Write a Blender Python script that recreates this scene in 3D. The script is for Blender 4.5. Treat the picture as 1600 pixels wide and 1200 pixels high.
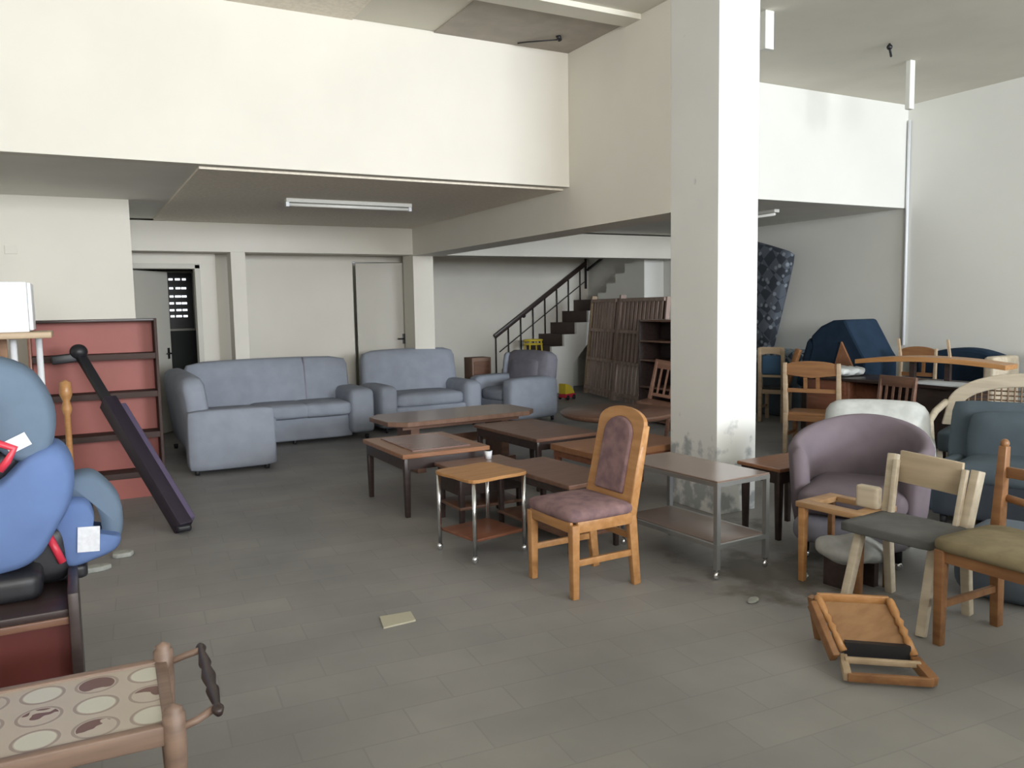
import bpy, bmesh, math, random
from mathutils import Vector, Matrix, Euler
random.seed(7)
C = bpy.context.scene.collection
for o in list(bpy.data.objects): bpy.data.objects.remove(o)
PI = math.pi
R = math.radians

# ------------------------------------------------------------ camera, world, lights, exposure
cam = bpy.data.cameras.new('camera'); camo = bpy.data.objects.new('camera', cam); C.objects.link(camo)
bpy.context.scene.camera = camo
cam.sensor_width = 36; cam.lens = 1270.4/1600*36; cam.clip_start = .05; cam.clip_end = 200
r_ = Vector((0.87923516, -0.47606236, -0.01761132)); d_ = Vector((-0.06097557, -0.07579693, -0.99525716)); f_ = Vector((0.47246959, 0.87613894, -0.0956715))
M = Matrix((r_, -d_, -f_)).transposed().to_4x4(); M.translation = (0, 0, 1.55)
camo.matrix_world = M

W = bpy.data.worlds.new('world'); bpy.context.scene.world = W; W.use_nodes = True
bg = W.node_tree.nodes['Background']; bg.inputs[0].default_value = (.80, .88, 1, 1); bg.inputs[1].default_value = 1.0

def window_light(name, loc, sx, sz, power, col, tilt=0, yaw=0):
    l = bpy.data.lights.new(name, 'AREA'); l.shape = 'RECTANGLE'; l.size = sx; l.size_y = sz; l.energy = power; l.color = col
    o = bpy.data.objects.new(name, l); C.objects.link(o); o.location = loc
    o.rotation_euler = Euler((R(90+tilt), 0, R(yaw)), 'XYZ')     # shines towards +Y
    return o
# daylight through the tall shop windows behind the camera
window_light('daylight_left', (.5, -6.95, 2.45), 3.3, 2.1, 440, (.98, .975, .97))
window_light('daylight_right', (6.4, -6.95, 2.55), 3.5, 1.9, 600, (.86, .93, 1))

vs = bpy.context.scene.view_settings
vs.view_transform = 'Standard'; vs.look = 'None'; vs.exposure = 0.7; vs.gamma = 1; vs.use_curve_mapping = False

# ------------------------------------------------------------ materials
def mat(name, col, rough=.6, metal=0, noise=0, scale=8, stretch=(1, 1, 1), col2=None, bump=0, spec=.5, detail=4):
    m = bpy.data.materials.new(name); m.use_nodes = True; nt = m.node_tree; b = nt.nodes['Principled BSDF']
    b.inputs['Base Color'].default_value = (*col, 1); b.inputs['Roughness'].default_value = rough; b.inputs['Metallic'].default_value = metal
    b.inputs['Specular IOR Level'].default_value = spec
    if noise or col2 or bump:
        tc = nt.nodes.new('ShaderNodeTexCoord'); mp = nt.nodes.new('ShaderNodeMapping'); mp.inputs['Scale'].default_value = stretch
        n = nt.nodes.new('ShaderNodeTexNoise'); n.inputs['Scale'].default_value = scale; n.inputs['Detail'].default_value = detail
        nt.links.new(tc.outputs['Object'], mp.inputs[0]); nt.links.new(mp.outputs[0], n.inputs['Vector'])
        rp = nt.nodes.new('ShaderNodeValToRGB'); c2 = col2 or tuple(c*(1-noise) for c in col)
        rp.color_ramp.elements[0].position = .35; rp.color_ramp.elements[1].position = .65
        rp.color_ramp.elements[0].color = (*c2, 1); rp.color_ramp.elements[1].color = (*col, 1)
        nt.links.new(n.outputs[0], rp.inputs[0]); nt.links.new(rp.outputs[0], b.inputs['Base Color'])
        if bump:
            bp = nt.nodes.new('ShaderNodeBump'); bp.inputs['Strength'].default_value = bump; bp.inputs['Distance'].default_value = .01
            nt.links.new(n.outputs[0], bp.inputs['Height']); nt.links.new(bp.outputs[0], b.inputs['Normal'])
    return m
def wood(name, c1, c2, rough=.4, sc=3, st=(1, 9, 9)): return mat(name, c1, rough, col2=c2, scale=sc, stretch=st, bump=.05)

CREAM = mat('cream_wall_paint', (.78, .75, .675), .85, noise=.05, scale=1.3, bump=.03)
WHITEW = mat('white_wall_paint', (.80, .80, .76), .85, noise=.04, scale=1.1, bump=.03)
CEIL = mat('ceiling_paint', (.72, .69, .60), .9, noise=.06, scale=2)
MEZZ = mat('mezzanine_underside_paint', (.80, .79, .73), .9, noise=.06, scale=2)
CEILD = mat('unpainted_ceiling_board', (.42, .38, .33), .9, noise=.12, scale=6)
ROUGHB = mat('rough_ceiling_board', (.86, .79, .68), .95, noise=.12, scale=30, bump=.4)
DOORP = mat('door_paint', (.60, .58, .52), .55, noise=.04, scale=2)
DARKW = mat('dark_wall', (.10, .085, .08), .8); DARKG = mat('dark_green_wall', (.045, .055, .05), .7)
CHROME = mat('chrome', (.75, .76, .78), .22, 1); STEEL = mat('grey_steel', (.33, .34, .34), .4, .7); BLACK = mat('black_plastic', (.018, .018, .022), .45)
BLACKM = mat('black_metal', (.03, .03, .035), .4, .5)
SOFA = mat('blue_grey_fabric', (.33, .36, .425), .95, noise=.10, scale=6, bump=.1, spec=.2)
SOFAD = mat('mauve_grey_fabric', (.28, .27, .32), .95, noise=.15, scale=8, bump=.1, spec=.2)
OAK = wood('orange_oak', (.52, .27, .11), (.42, .20, .07), .35)
OAKD = wood('brown_oak', (.30, .145, .06), (.22, .10, .04), .45)
PINE = wood('pale_pine', (.50, .38, .26), (.42, .31, .20), .6)
CREAMW = wood('cream_wood', (.62, .54, .42), (.52, .44, .33), .6)
MAHO = wood('mahogany_veneer', (.20, .105, .07), (.15, .075, .05), .3)
MAHOR = wood('red_mahogany_veneer', (.26, .10, .055), (.20, .075, .04), .35)
DARKWD = wood('dark_wood', (.050, .033, .030), (.035, .022, .020), .35)
REDB = wood('red_bookcase_board', (.42, .13, .11), (.34, .10, .08), .55, 1.5, (1, 1, 1))
SHELFD = mat('dull_dark_shelf', (.075, .05, .045), .7, spec=.2)
CABR = mat('dark_red_board', (.12, .022, .018), .45, noise=.2, scale=3)
ROSE = mat('rose_floral_fabric', (.30, .19, .19), .9, col2=(.19, .12, .13), scale=14, spec=.2, bump=.1)
PURP = mat('purple_tub_fabric', (.20, .165, .19), .95, noise=.15, scale=5, spec=.2)
NAVY = mat('navy_fabric', (.022, .042, .075), .95, noise=.25, scale=6, spec=.15)
NAVYP = mat('steel_blue_fabric', (.05, .10, .17), .9, spec=.2)
BLUEG = mat('slate_blue_fabric', (.10, .13, .155), .9, noise=.15, scale=5, spec=.2)
BLUE = mat('blue_seat_fabric', (.13, .20, .40), .95, noise=.08, scale=10, spec=.15)
BLUET = mat('dusty_blue_seat_fabric', (.14, .19, .26), .95, noise=.08, scale=10, spec=.15)
RED = mat('red_plastic', (.62, .04, .07), .4); LABEL = mat('white_label', (.75, .76, .80), .6, noise=.12, scale=60)
WHITE = mat('white_laminate', (.80, .82, .85), .4); WPLAST = mat('white_plastic_wrap', (.66, .68, .66), .35, noise=.2, scale=9, bump=.3)
WCLOTH = mat('white_cloth', (.50, .51, .50), .9, noise=.2, scale=12, bump=.3)
YELL = mat('yellow_plastic', (.75, .58, .05), .4); PURPE = mat('purple_edge_vinyl', (.12, .095, .17), .6); PURPD = mat('dark_purple_vinyl', (.025, .018, .032), .5)
GREYS = mat('grey_worn_seat', (.13, .13, .125), .9, noise=.25, scale=7)
OLIVE = mat('olive_plush', (.28, .23, .14), .95, noise=.25, scale=9, bump=.2, spec=.2)
PALLET = wood('dusty_brown_slats', (.52, .40, .35), (.38, .28, .24), .8, 2, (6, 6, 1))
PALB = mat('dark_brown_boards', (.22, .145, .12), .85, noise=.2, scale=4)
RATTAN = mat('rattan_brown', (.30, .20, .13), .8, noise=.4, scale=20); DEBR = mat('crumbled_plaster', (.42, .43, .40), .95, noise=.2, scale=30)
TREAD = mat('stair_tread', (.085, .055, .048), .6, noise=.2, scale=6); PAPER = mat('paper', (.62, .66, .70), .8)
TUBE = mat('tube_glass', (.85, .84, .80), .3); BROWNC = mat('brown_carton', (.24, .15, .11), .8)
SKYPANE = bpy.data.materials.new('sky_pane'); SKYPANE.use_nodes = True
_b = SKYPANE.node_tree.nodes['Principled BSDF']; _b.inputs['Emission Color'].default_value = (.9, .95, 1, 1); _b.inputs['Emission Strength'].default_value = 1.3

def column_material():
    m = mat('stained_column_paint', (.80, .80, .78), .8, noise=.03, scale=2); nt = m.node_tree; b = nt.nodes['Principled BSDF']
    src = b.inputs['Base Color'].links[0].from_socket
    geo = nt.nodes.new('ShaderNodeNewGeometry'); sp = nt.nodes.new('ShaderNodeSeparateXYZ'); nt.links.new(geo.outputs['Position'], sp.inputs[0])
    n = nt.nodes.new('ShaderNodeTexNoise'); n.inputs['Scale'].default_value = 7; n.inputs['Detail'].default_value = 6; nt.links.new(geo.outputs['Position'], n.inputs['Vector'])
    mr = nt.nodes.new('ShaderNodeMapRange'); mr.inputs['From Min'].default_value = .1; mr.inputs['From Max'].default_value = .95; mr.inputs['To Min'].default_value = .16; mr.inputs['To Max'].default_value = -.12
    nt.links.new(sp.outputs[2], mr.inputs['Value'])
    ad = nt.nodes.new('ShaderNodeMath'); ad.operation = 'ADD'; nt.links.new(n.outputs[0], ad.inputs[0]); nt.links.new(mr.outputs[0], ad.inputs[1])
    rp = nt.nodes.new('ShaderNodeValToRGB'); rp.color_ramp.elements[0].position = .60; rp.color_ramp.elements[1].position = .72
    nt.links.new(ad.outputs[0], rp.inputs[0])
    mx = nt.nodes.new('ShaderNodeMixRGB'); mx.inputs[2].default_value = (.40, .42, .43, 1); nt.links.new(rp.outputs[0], mx.inputs[0]); nt.links.new(src, mx.inputs[1]); nt.links.new(mx.outputs[0], b.inputs['Base Color'])
    return m
COLM = column_material()

def floor_material():
    m = bpy.data.materials.new('worn_stone_tiles'); m.use_nodes = True; nt = m.node_tree; b = nt.nodes['Principled BSDF']; L = nt.links
    geo = nt.nodes.new('ShaderNodeNewGeometry'); mp = nt.nodes.new('ShaderNodeMapping'); mp.inputs['Rotation'].default_value = (0, 0, R(4)); L.new(geo.outputs['Position'], mp.inputs[0])
    br = nt.nodes.new('ShaderNodeTexBrick'); br.inputs['Scale'].default_value = 1; br.inputs['Brick Width'].default_value = .42; br.inputs['Row Height'].default_value = .21
    br.inputs['Mortar Size'].default_value = .006; br.inputs['Mortar Smooth'].default_value = 1; br.inputs['Color1'].default_value = (.31, .302, .298, 1); br.inputs['Color2'].default_value = (.28, .274, .272, 1); br.inputs['Mortar'].default_value = (.255, .25, .247, 1)
    L.new(mp.outputs[0], br.inputs['Vector'])
    n = nt.nodes.new('ShaderNodeTexNoise'); n.inputs['Scale'].default_value = 1.3; n.inputs['Detail'].default_value = 5; L.new(geo.outputs['Position'], n.inputs['Vector'])
    rp = nt.nodes.new('ShaderNodeValToRGB'); rp.color_ramp.elements[0].position = .3; rp.color_ramp.elements[0].color = (.78, .78, .78, 1); rp.color_ramp.elements[1].position = .7; rp.color_ramp.elements[1].color = (1.12, 1.1, 1.06, 1); L.new(n.outputs[0], rp.inputs[0])
    mx = nt.nodes.new('ShaderNodeMixRGB'); mx.blend_type = 'MULTIPLY'; mx.inputs[0].default_value = 1; L.new(br.outputs[0], mx.inputs[1]); L.new(rp.outputs[0], mx.inputs[2])
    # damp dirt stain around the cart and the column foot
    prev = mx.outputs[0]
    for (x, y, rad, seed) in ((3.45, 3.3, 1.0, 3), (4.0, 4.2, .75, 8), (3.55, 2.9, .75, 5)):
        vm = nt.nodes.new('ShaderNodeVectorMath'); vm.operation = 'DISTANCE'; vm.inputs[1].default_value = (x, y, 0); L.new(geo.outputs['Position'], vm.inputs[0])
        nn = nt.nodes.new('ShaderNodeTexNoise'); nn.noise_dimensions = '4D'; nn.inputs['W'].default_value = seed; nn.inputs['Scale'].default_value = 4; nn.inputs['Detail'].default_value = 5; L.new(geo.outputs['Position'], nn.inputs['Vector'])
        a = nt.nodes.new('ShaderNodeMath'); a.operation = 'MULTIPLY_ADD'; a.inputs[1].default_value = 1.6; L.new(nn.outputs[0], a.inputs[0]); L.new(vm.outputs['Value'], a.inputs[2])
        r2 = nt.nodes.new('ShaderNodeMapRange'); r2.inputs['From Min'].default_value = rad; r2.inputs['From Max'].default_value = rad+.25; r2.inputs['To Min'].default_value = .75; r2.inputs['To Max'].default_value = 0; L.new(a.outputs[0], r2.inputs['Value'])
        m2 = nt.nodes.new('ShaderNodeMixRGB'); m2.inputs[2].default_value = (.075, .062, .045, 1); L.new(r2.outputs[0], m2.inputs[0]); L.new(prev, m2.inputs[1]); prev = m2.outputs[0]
    L.new(prev, b.inputs['Base Color']); b.inputs['Roughness'].default_value = .55
    bp = nt.nodes.new('ShaderNodeBump'); bp.inputs['Strength'].default_value = .15; L.new(n.outputs[0], bp.inputs['Height']); L.new(bp.outputs[0], b.inputs['Normal'])
    return m
FLOOR = floor_material()

def mattress_material():
    m = bpy.data.materials.new('diamond_pattern_ticking'); m.use_nodes = True; nt = m.node_tree; b = nt.nodes['Principled BSDF']; L = nt.links
    tc = nt.nodes.new('ShaderNodeTexCoord'); mp = nt.nodes.new('ShaderNodeMapping'); mp.inputs['Rotation'].default_value = (R(45), R(10), R(30)); L.new(tc.outputs['Object'], mp.inputs[0])
    v = nt.nodes.new('ShaderNodeTexChecker'); v.inputs['Scale'].default_value = 7; L.new(mp.outputs[0], v.inputs['Vector'])
    v.inputs['Color1'].default_value = (.035, .042, .055, 1); v.inputs['Color2'].default_value = (.09, .105, .13, 1)
    n = nt.nodes.new('ShaderNodeTexVoronoi'); n.inputs['Scale'].default_value = 9; L.new(mp.outputs[0], n.inputs['Vector'])
    rp = nt.nodes.new('ShaderNodeValToRGB'); rp.color_ramp.elements[0].position = .18; rp.color_ramp.elements[0].color = (1, 1, 1, 1); rp.color_ramp.elements[1].position = .3; rp.color_ramp.elements[1].color = (0, 0, 0, 1)
    L.new(n.outputs['Distance'], rp.inputs[0])
    mx = nt.nodes.new('ShaderNodeMixRGB'); mx.inputs[2].default_value = (.22, .25, .29, 1); L.new(rp.outputs[0], mx.inputs[0]); L.new(v.outputs[0], mx.inputs[1]); L.new(mx.outputs[0], b.inputs['Base Color']); b.inputs['Roughness'].default_value = .9
    return m
MATT = mattress_material()
MATL = MATT.copy(); MATL.name = 'pale_lattice_ticking'
for n_ in MATL.node_tree.nodes:
    if n_.type == 'TEX_CHECKER': n_.inputs['Color1'].default_value = (.07, .12, .17, 1); n_.inputs['Color2'].default_value = (.38, .45, .50, 1); n_.inputs['Scale'].default_value = 11

def tiletop_material():
    # cream ceramic tiles with alternating white and brown circles, 14 cm pitch
    m = bpy.data.materials.new('circle_pattern_tiles'); m.use_nodes = True; nt = m.node_tree; b = nt.nodes['Principled BSDF']; L = nt.links
    tc = nt.nodes.new('ShaderNodeTexCoord'); sp = nt.nodes.new('ShaderNodeSeparateXYZ'); L.new(tc.outputs['Object'], sp.inputs[0])
    def mth(op, a, b_=None, c=None):
        n = nt.nodes.new('ShaderNodeMath'); n.operation = op
        for i, v in enumerate((a, b_, c)):
            if v is None: continue
            if isinstance(v, (int, float)): n.inputs[i].default_value = v
            else: L.new(v, n.inputs[i])
        return n.outputs[0]
    p = .132
    u = mth('DIVIDE', mth('ADD', sp.outputs[0], 20*p), p); v = mth('DIVIDE', mth('ADD', sp.outputs[1], 20*p+p*.5), p)
    fu = mth('SUBTRACT', mth('FRACT', u), .5); fv = mth('SUBTRACT', mth('FRACT', v), .5)
    d = mth('SQRT', mth('ADD', mth('MULTIPLY', fu, fu), mth('MULTIPLY', fv, fv)))
    par = mth('MODULO', mth('ADD', mth('FLOOR', u), mth('FLOOR', v)), 2)
    inside = mth('LESS_THAN', d, .34); ring = mth('MULTIPLY', mth('GREATER_THAN', d, .36), mth('LESS_THAN', d, .42))
    n = nt.nodes.new('ShaderNodeTexNoise'); n.inputs['Scale'].default_value = 12; L.new(tc.outputs['Object'], n.inputs['Vector'])
    blot = mth('GREATER_THAN', mth('ADD', n.outputs[0], mth('MULTIPLY', fv, .5)), .48)
    def mix(f, a, b_):
        x = nt.nodes.new('ShaderNodeMixRGB'); L.new(f, x.inputs[0])
        for i, q in ((1, a), (2, b_)):
            if isinstance(q, tuple): x.inputs[i].default_value = (*q, 1)
            else: L.new(q, x.inputs[i])
        return x.outputs[0]
    base = (.50, .43, .36)
    c = mix(ring, base, (.34, .27, .23))
    c = mix(mth('MULTIPLY', inside, par), c, (.60, .58, .50))
    c = mix(mth('MULTIPLY', mth('MULTIPLY', inside, mth('SUBTRACT', 1, par)), blot), c, (.17, .085, .07))
    L.new(c, b.inputs['Base Color']); b.inputs['Roughness'].default_value = .35
    return m
TILET = tiletop_material()

# ------------------------------------------------------------ mesh helpers
class MB:
    def __init__(s): s.bm = bmesh.new()
    def _add(s, vs_, fs, smooth=False):
        vv = [s.bm.verts.new(v) for v in vs_]
        for f in fs:
            try: fa = s.bm.faces.new([vv[i] for i in f]); fa.smooth = smooth
            except ValueError: pass
        return s
    def box(s, c, d, rot=(0, 0, 0), bev=0):
        b = bmesh.new(); bmesh.ops.create_cube(b, size=1)
        for v in b.verts: v.co = Vector((v.co.x*d[0], v.co.y*d[1], v.co.z*d[2]))
        if bev: bmesh.ops.bevel(b, geom=b.edges[:], offset=bev, segments=2, affect='EDGES', profile=.5)
        s._merge(b, Matrix.Translation(c) @ Euler(rot).to_matrix().to_4x4(), bev > 0); return s
    def _merge(s, b, m, smooth=False):
        b.verts.ensure_lookup_table(); b.verts.index_update()
        s._add([m @ v.co for v in b.verts], [[v.index for v in f.verts] for f in b.faces], smooth); b.free()
    def span(s, a, b, bev=0):      # axis-aligned box between two corners
        return s.box([(a[i]+b[i])/2 for i in range(3)], [abs(a[i]-b[i]) for i in range(3)], bev=bev)
    def beam(s, p, q, w, h, up=(0, 0, 1), bev=0, w2=None, h2=None):
        p, q = Vector(p), Vector(q); z = (q-p); L = z.length; z.normalize(); u = Vector(up)
        if abs(z.dot(u)) > .97: u = Vector((0, 1, 0)) if abs(z.y) < .9 else Vector((1, 0, 0))
        x = u.cross(z).normalized(); y = z.cross(x)
        w2 = w if w2 is None else w2; h2 = h if h2 is None else h2
        b = bmesh.new(); bmesh.ops.create_cube(b, size=1)
        for v in b.verts:
            t = v.co.z+.5; v.co = Vector((v.co.x*(w*(1-t)+w2*t), v.co.y*(h*(1-t)+h2*t), v.co.z*L))
        if bev: bmesh.ops.bevel(b, geom=b.edges[:], offset=bev, segments=2, affect='EDGES', profile=.5)
        m = Matrix((x, y, z)).transposed().to_4x4(); m.translation = (p+q)/2
        s._merge(b, m, bev > 0); return s
    def tube(s, pts, r, n=10, closed=False):
        pts = [Vector(p) for p in pts]; rs = r if isinstance(r, (list, tuple)) else [r]*len(pts)
        rings = []; N = len(pts); ref = None
        for i, p in enumerate(pts):
            if closed: t = (pts[(i+1) % N]-pts[i-1])
            else: t = pts[min(i+1, N-1)]-pts[max(i-1, 0)]
            if t.length < 1e-9: t = Vector((0, 0, 1))
            t.normalize()
            if ref is None: ref = Vector((0, 0, 1)) if abs(t.z) < .9 else Vector((1, 0, 0))
            x = ref.cross(t); x.normalize(); y = t.cross(x); ref = y.copy() if abs(y.dot(t)) < .5 else ref
            rings.append([p+(x*math.cos(2*PI*k/n)+y*math.sin(2*PI*k/n))*rs[i] for k in range(n)])
            ref = y
        vv = [v for rg in rings for v in rg]; fs = []
        for i in range(N if closed else N-1):
            j = (i+1) % N
            for k in range(n): fs.append((i*n+k, i*n+(k+1) % n, j*n+(k+1) % n, j*n+k))
        if not closed: fs.append(tuple(range(n))[::-1]); fs.append(tuple((N-1)*n+k for k in range(n)))
        s._add(vv, fs, True); return s
    def lathe(s, base, prof, n=16, axis=None):   # prof = [(r,z)]
        return s.tube([Vector(base)+Vector((0, 0, z)) for r, z in prof], [max(r, .0005) for r, z in prof], n)
    def spindle(s, p, q, prof, n=12):            # prof = [(r,t 0..1)] from p to q
        p, q = Vector(p), Vector(q)
        return s.tube([p.lerp(q, t) for r, t in prof], [r for r, t in prof], n)
    def ell(s, c, d, rot=(0, 0, 0), u=20, v=12, e=1.0):
        m = Matrix.Translation(c) @ Euler(rot).to_matrix().to_4x4(); vv = []; fs = []
        def pw(a): return math.copysign(abs(a)**e, a)
        for i in range(v+1):
            th = PI*i/v
            for k in range(u):
                ph = 2*PI*k/u
                vv.append(m @ Vector((pw(math.sin(th))*pw(math.cos(ph))*d[0]/2, pw(math.sin(th))*pw(math.sin(ph))*d[1]/2, pw(math.cos(th))*d[2]/2)))
        for i in range(v):
            for k in range(u): fs.append((i*u+k, (i+1)*u+k, (i+1)*u+(k+1) % u, i*u+(k+1) % u))
        s._add(vv, fs, True); return s
    def pad(s, c, d, r=.03, puff=0, rot=(0, 0, 0), n=8):  # rounded upholstered block
        b = bmesh.new(); bmesh.ops.create_cube(b, size=2)
        bmesh.ops.subdivide_edges(b, edges=b.edges[:], cuts=n, use_grid_fill=True)
        h = [x/2 for x in d]; r = min(r, min(h)*.98)
        for v in b.verts:
            q = [v.co[i]*h[i] for i in range(3)]
            inn = [max(-(h[i]-r), min(h[i]-r, q[i])) for i in range(3)]
            dv = Vector([q[i]-inn[i] for i in range(3)])
            p = Vector(inn) + (dv.normalized()*r if dv.length > 1e-6 else dv)
            w = [1-(p[i]/h[i])**2 for i in range(3)]
            p += Vector([puff*math.copysign(1, p[i])*max(0, w[(i+1) % 3])*max(0, w[(i+2) % 3])*(abs(p[i])/h[i])**2 for i in range(3)])
            v.co = p
        s._merge(b, Matrix.Translation(c) @ Euler(rot).to_matrix().to_4x4(), True); return s
    def prism(s, poly, a, b, plane='xz', smooth=False):   # polygon extruded from a to b across the plane
        def pt(u, v, w): return {'xz': (u, w, v), 'yz': (w, u, v), 'xy': (u, v, w)}[plane]
        n = len(poly); vv = [pt(u, v, a) for u, v in poly]+[pt(u, v, b) for u, v in poly]
        fs = [tuple(range(n))[::-1], tuple(range(n, 2*n))]+[(i, (i+1) % n, n+(i+1) % n, n+i) for i in range(n)]
        s._add(vv, fs, False)
        if smooth:
            s.bm.faces.ensure_lookup_table()
            for f in s.bm.faces[-n:]: f.smooth = True
        return s
    def build(s, name, m, parent=None, label=None, bevel=0):
        bmesh.ops.recalc_face_normals(s.bm, faces=s.bm.faces[:])
        me = bpy.data.meshes.new(name); s.bm.to_mesh(me); s.bm.free(); me.materials.append(m)
        o = bpy.data.objects.new(name, me); C.objects.link(o)
        if parent: o.parent = parent
        if label: o['label'] = label
        if bevel:
            bv = o.modifiers.new('bevel', 'BEVEL'); bv.width = bevel; bv.segments = 2; bv.limit_method = 'ANGLE'
        return o
def thing(name, label, cat, loc=(0, 0, 0), rz=0, group=None, rot=None):
    o = bpy.data.objects.new(name, None); C.objects.link(o); o.location = loc; o.rotation_euler = rot or (0, 0, R(rz)); o.empty_display_size = .1
    o['label'] = label; o['category'] = cat
    if group: o['group'] = group
    return o
def tag(o, label, cat, group=None):
    o['label'] = label; o['category'] = cat
    if group: o['group'] = group
    return o
def struct(name, mb, m, bevel=0):
    o = mb.build(name, m, bevel=bevel); o['kind'] = 'structure'; return o
def sbox(name, a, b, m, bevel=0): return struct(name, MB().span(a, b), m, bevel)
def copy_tree(o, parent=None):
    c = o.copy(); C.objects.link(c)
    if parent: c.parent = parent
    for ch in [x for x in bpy.data.objects if x.parent == o]: copy_tree(ch, c)
    return c

# ------------------------------------------------------------ the room
XR, YP, XC, YC = 8.76, 6.36, 4.06, 4.42
XL, YF = -3.0, -7.0
ZM, ZC = 2.615, 3.80
sbox('floor', (XL-.2, YF-.2, -.1), (XR+.2, 13.3, 0), FLOOR)
sbox('ceiling', (XL-.2, YF-.2, ZC), (XR+.2, YP+.12, ZC+.15), CEIL)
struct('ceiling_board', MB().span((2.76, 5.5, ZC-.012), (XC-.001, YP-.001, ZC)), CEILD)
struct('ceiling_board_pale', MB().span((.2, 5.5, ZC-.012), (2.07, YP-.001, ZC)), ROUGHB)
sbox('trim_1', (2.07, 5.30, ZC-.04), (XC-.001, 5.5, ZC), CEIL)
sbox('ceiling_mezzanine', (XL-.2, YP+.10, ZM), (XR+.2, 13.3, ZM+.12), MEZZ)
sbox('ceiling_rough_board', (.90, 6.47, ZM-.018), (XC-.001, 10.25, ZM), ROUGHB)
sbox('wall_parapet_left', (XL, YP, ZM-.001), (XC, YP+.12, ZC), CREAM, .004)
sbox('wall_parapet_right', (XC+.36, YP, ZM-.001), (XR, YP+.12, ZC), WHITEW, .004)
sbox('wall_right', (XR, YF-.2, -.1), (XR+.2, 13.3, ZC+.1), WHITEW)
sbox('wall_left', (XL-.2, YF-.2, -.1), (XL, 13.3, ZC+.1), CREAM)
sbox('wall_left_front', (XL, 8.6, 0), (.55, 8.75, ZM), CREAM)
sbox('wall_left_return', (.42, 8.75, 0), (.55, 10.7, ZM), CREAM)
struct('wall_stair_back', MB().span((4.36, 13.1, 0), (XR, 13.3, ZM)), CREAM)
# column, deep beam and the beams behind
sbox('trim_2', (XC, YC, 0), (XC+.38, YC+.52, ZC), COLM, .004)
struct('trim_3', MB().prism([(YC+.521, 2.235), (10.25, 2.235), (10.25, ZM), (YP+.12, ZM), (YP+.12, ZC-.001), (YC+.521, ZC-.001)], XC, XC+.37, 'yz'), CREAM)
sbox('trim_4', (.55, 10.25, 2.25), (XR, 10.52, ZM-.019), CREAM, .004)
sbox('trim_5', (1.73, 10.25, 0), (1.90, 10.52, 2.25), CREAM, .004)
sbox('trim_6', (4.06, 10.25, 0), (4.35, 10.62, 2.25), CREAM, .004)
# door walls behind the sofas
wl = MB(); wl.span((.55, 10.7, 2.12), (1.42, 10.82, ZM)); wl.span((1.42, 10.7, 0), (1.62, 10.82, ZM)); wl.span((.42, 10.7, 0), (.58, 10.82, ZM)); wl.span((1.60, 10.82, 0), (1.62, 11.0, ZM))
struct('wall_door_left', wl, CREAM)
wb = MB(); wb.span((1.62, 11.0, 0), (3.46, 11.12, ZM)); wb.span((3.46, 11.0, 2.19), (4.2, 11.12, ZM)); wb.span((4.2, 10.95, 0), (4.36, 13.2, ZM)); wb.span((3.46, 11.35, 0), (4.2, 11.45, 2.2)); wb.span((3.36, 11.12, 0), (3.46, 11.45, ZM))
struct('wall_back', wb, CREAM)
fr = MB(); fr.span((.58, 10.66, 0), (.64, 10.84, 2.12)); fr.span((1.37, 10.66, 0), (1.43, 10.84, 2.12)); fr.span((.58, 10.66, 2.07), (1.43, 10.84, 2.13)); struct('trim_7', fr, DOORP, .004)
def door(name, hinge, ang, w, h, hz, handle_side=1):
    e = bpy.data.objects.new(name, None); C.objects.link(e); e.location = hinge; e.rotation_euler = (0, 0, R(ang)); e['kind'] = 'structure'
    MB().span((0, -.02, .01), (w, .02, h)).build('door_leaf', DOORP, e, bevel=.003)
    hd = MB(); hd.span((w-.085, -.028, hz-.07), (w-.045, -.02, hz+.07)); hd.tube([(w-.065, -.02, hz), (w-.065, -.065, hz), (w-.15, -.065, hz)], .010)
    hd.build('door_handle', BLACKM, e, 'dark lever handle')
    return e
door('door_1', (.645, 10.80, 0), 50, .72, 2.06, 1.02)
door('door_2', (3.50, 10.98, 0), -22, .70, 2.17, 1.12)
# dark store room behind the left door
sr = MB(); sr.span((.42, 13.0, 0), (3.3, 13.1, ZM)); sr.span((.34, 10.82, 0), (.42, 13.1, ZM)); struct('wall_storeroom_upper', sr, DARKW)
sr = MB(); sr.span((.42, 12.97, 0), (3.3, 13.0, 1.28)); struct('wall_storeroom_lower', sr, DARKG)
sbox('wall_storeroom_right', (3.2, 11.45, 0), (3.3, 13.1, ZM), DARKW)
wn = bpy.data.objects.new('window_1', None); C.objects.link(wn); wn['kind'] = 'structure'; wn.location = (0, 12.96, 0)
MB().span((1.17, -.02, 1.30), (1.62, .01, 2.12)).build('window_panel', BLACK, wn)
f = MB(); f.span((1.62, -.05, 1.27), (1.65, .01, 2.15)); f.span((1.12, -.05, 1.27), (1.65, .01, 1.30)); f.span((1.12, -.05, 2.12), (1.65, .01, 2.15)); f.build('window_frame', DOORP, wn)
p = MB()
for zz in (1.47, 1.56, 1.66, 1.76, 1.88, 2.01):
    for xx, w_ in ((1.30, .05), (1.38, .07), (1.47, .06)): p.span((xx+random.uniform(-.01, .01), -.03, zz), (xx+w_, -.02, zz+.028))
po = p.build('window_pane', SKYPANE, wn)
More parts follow.
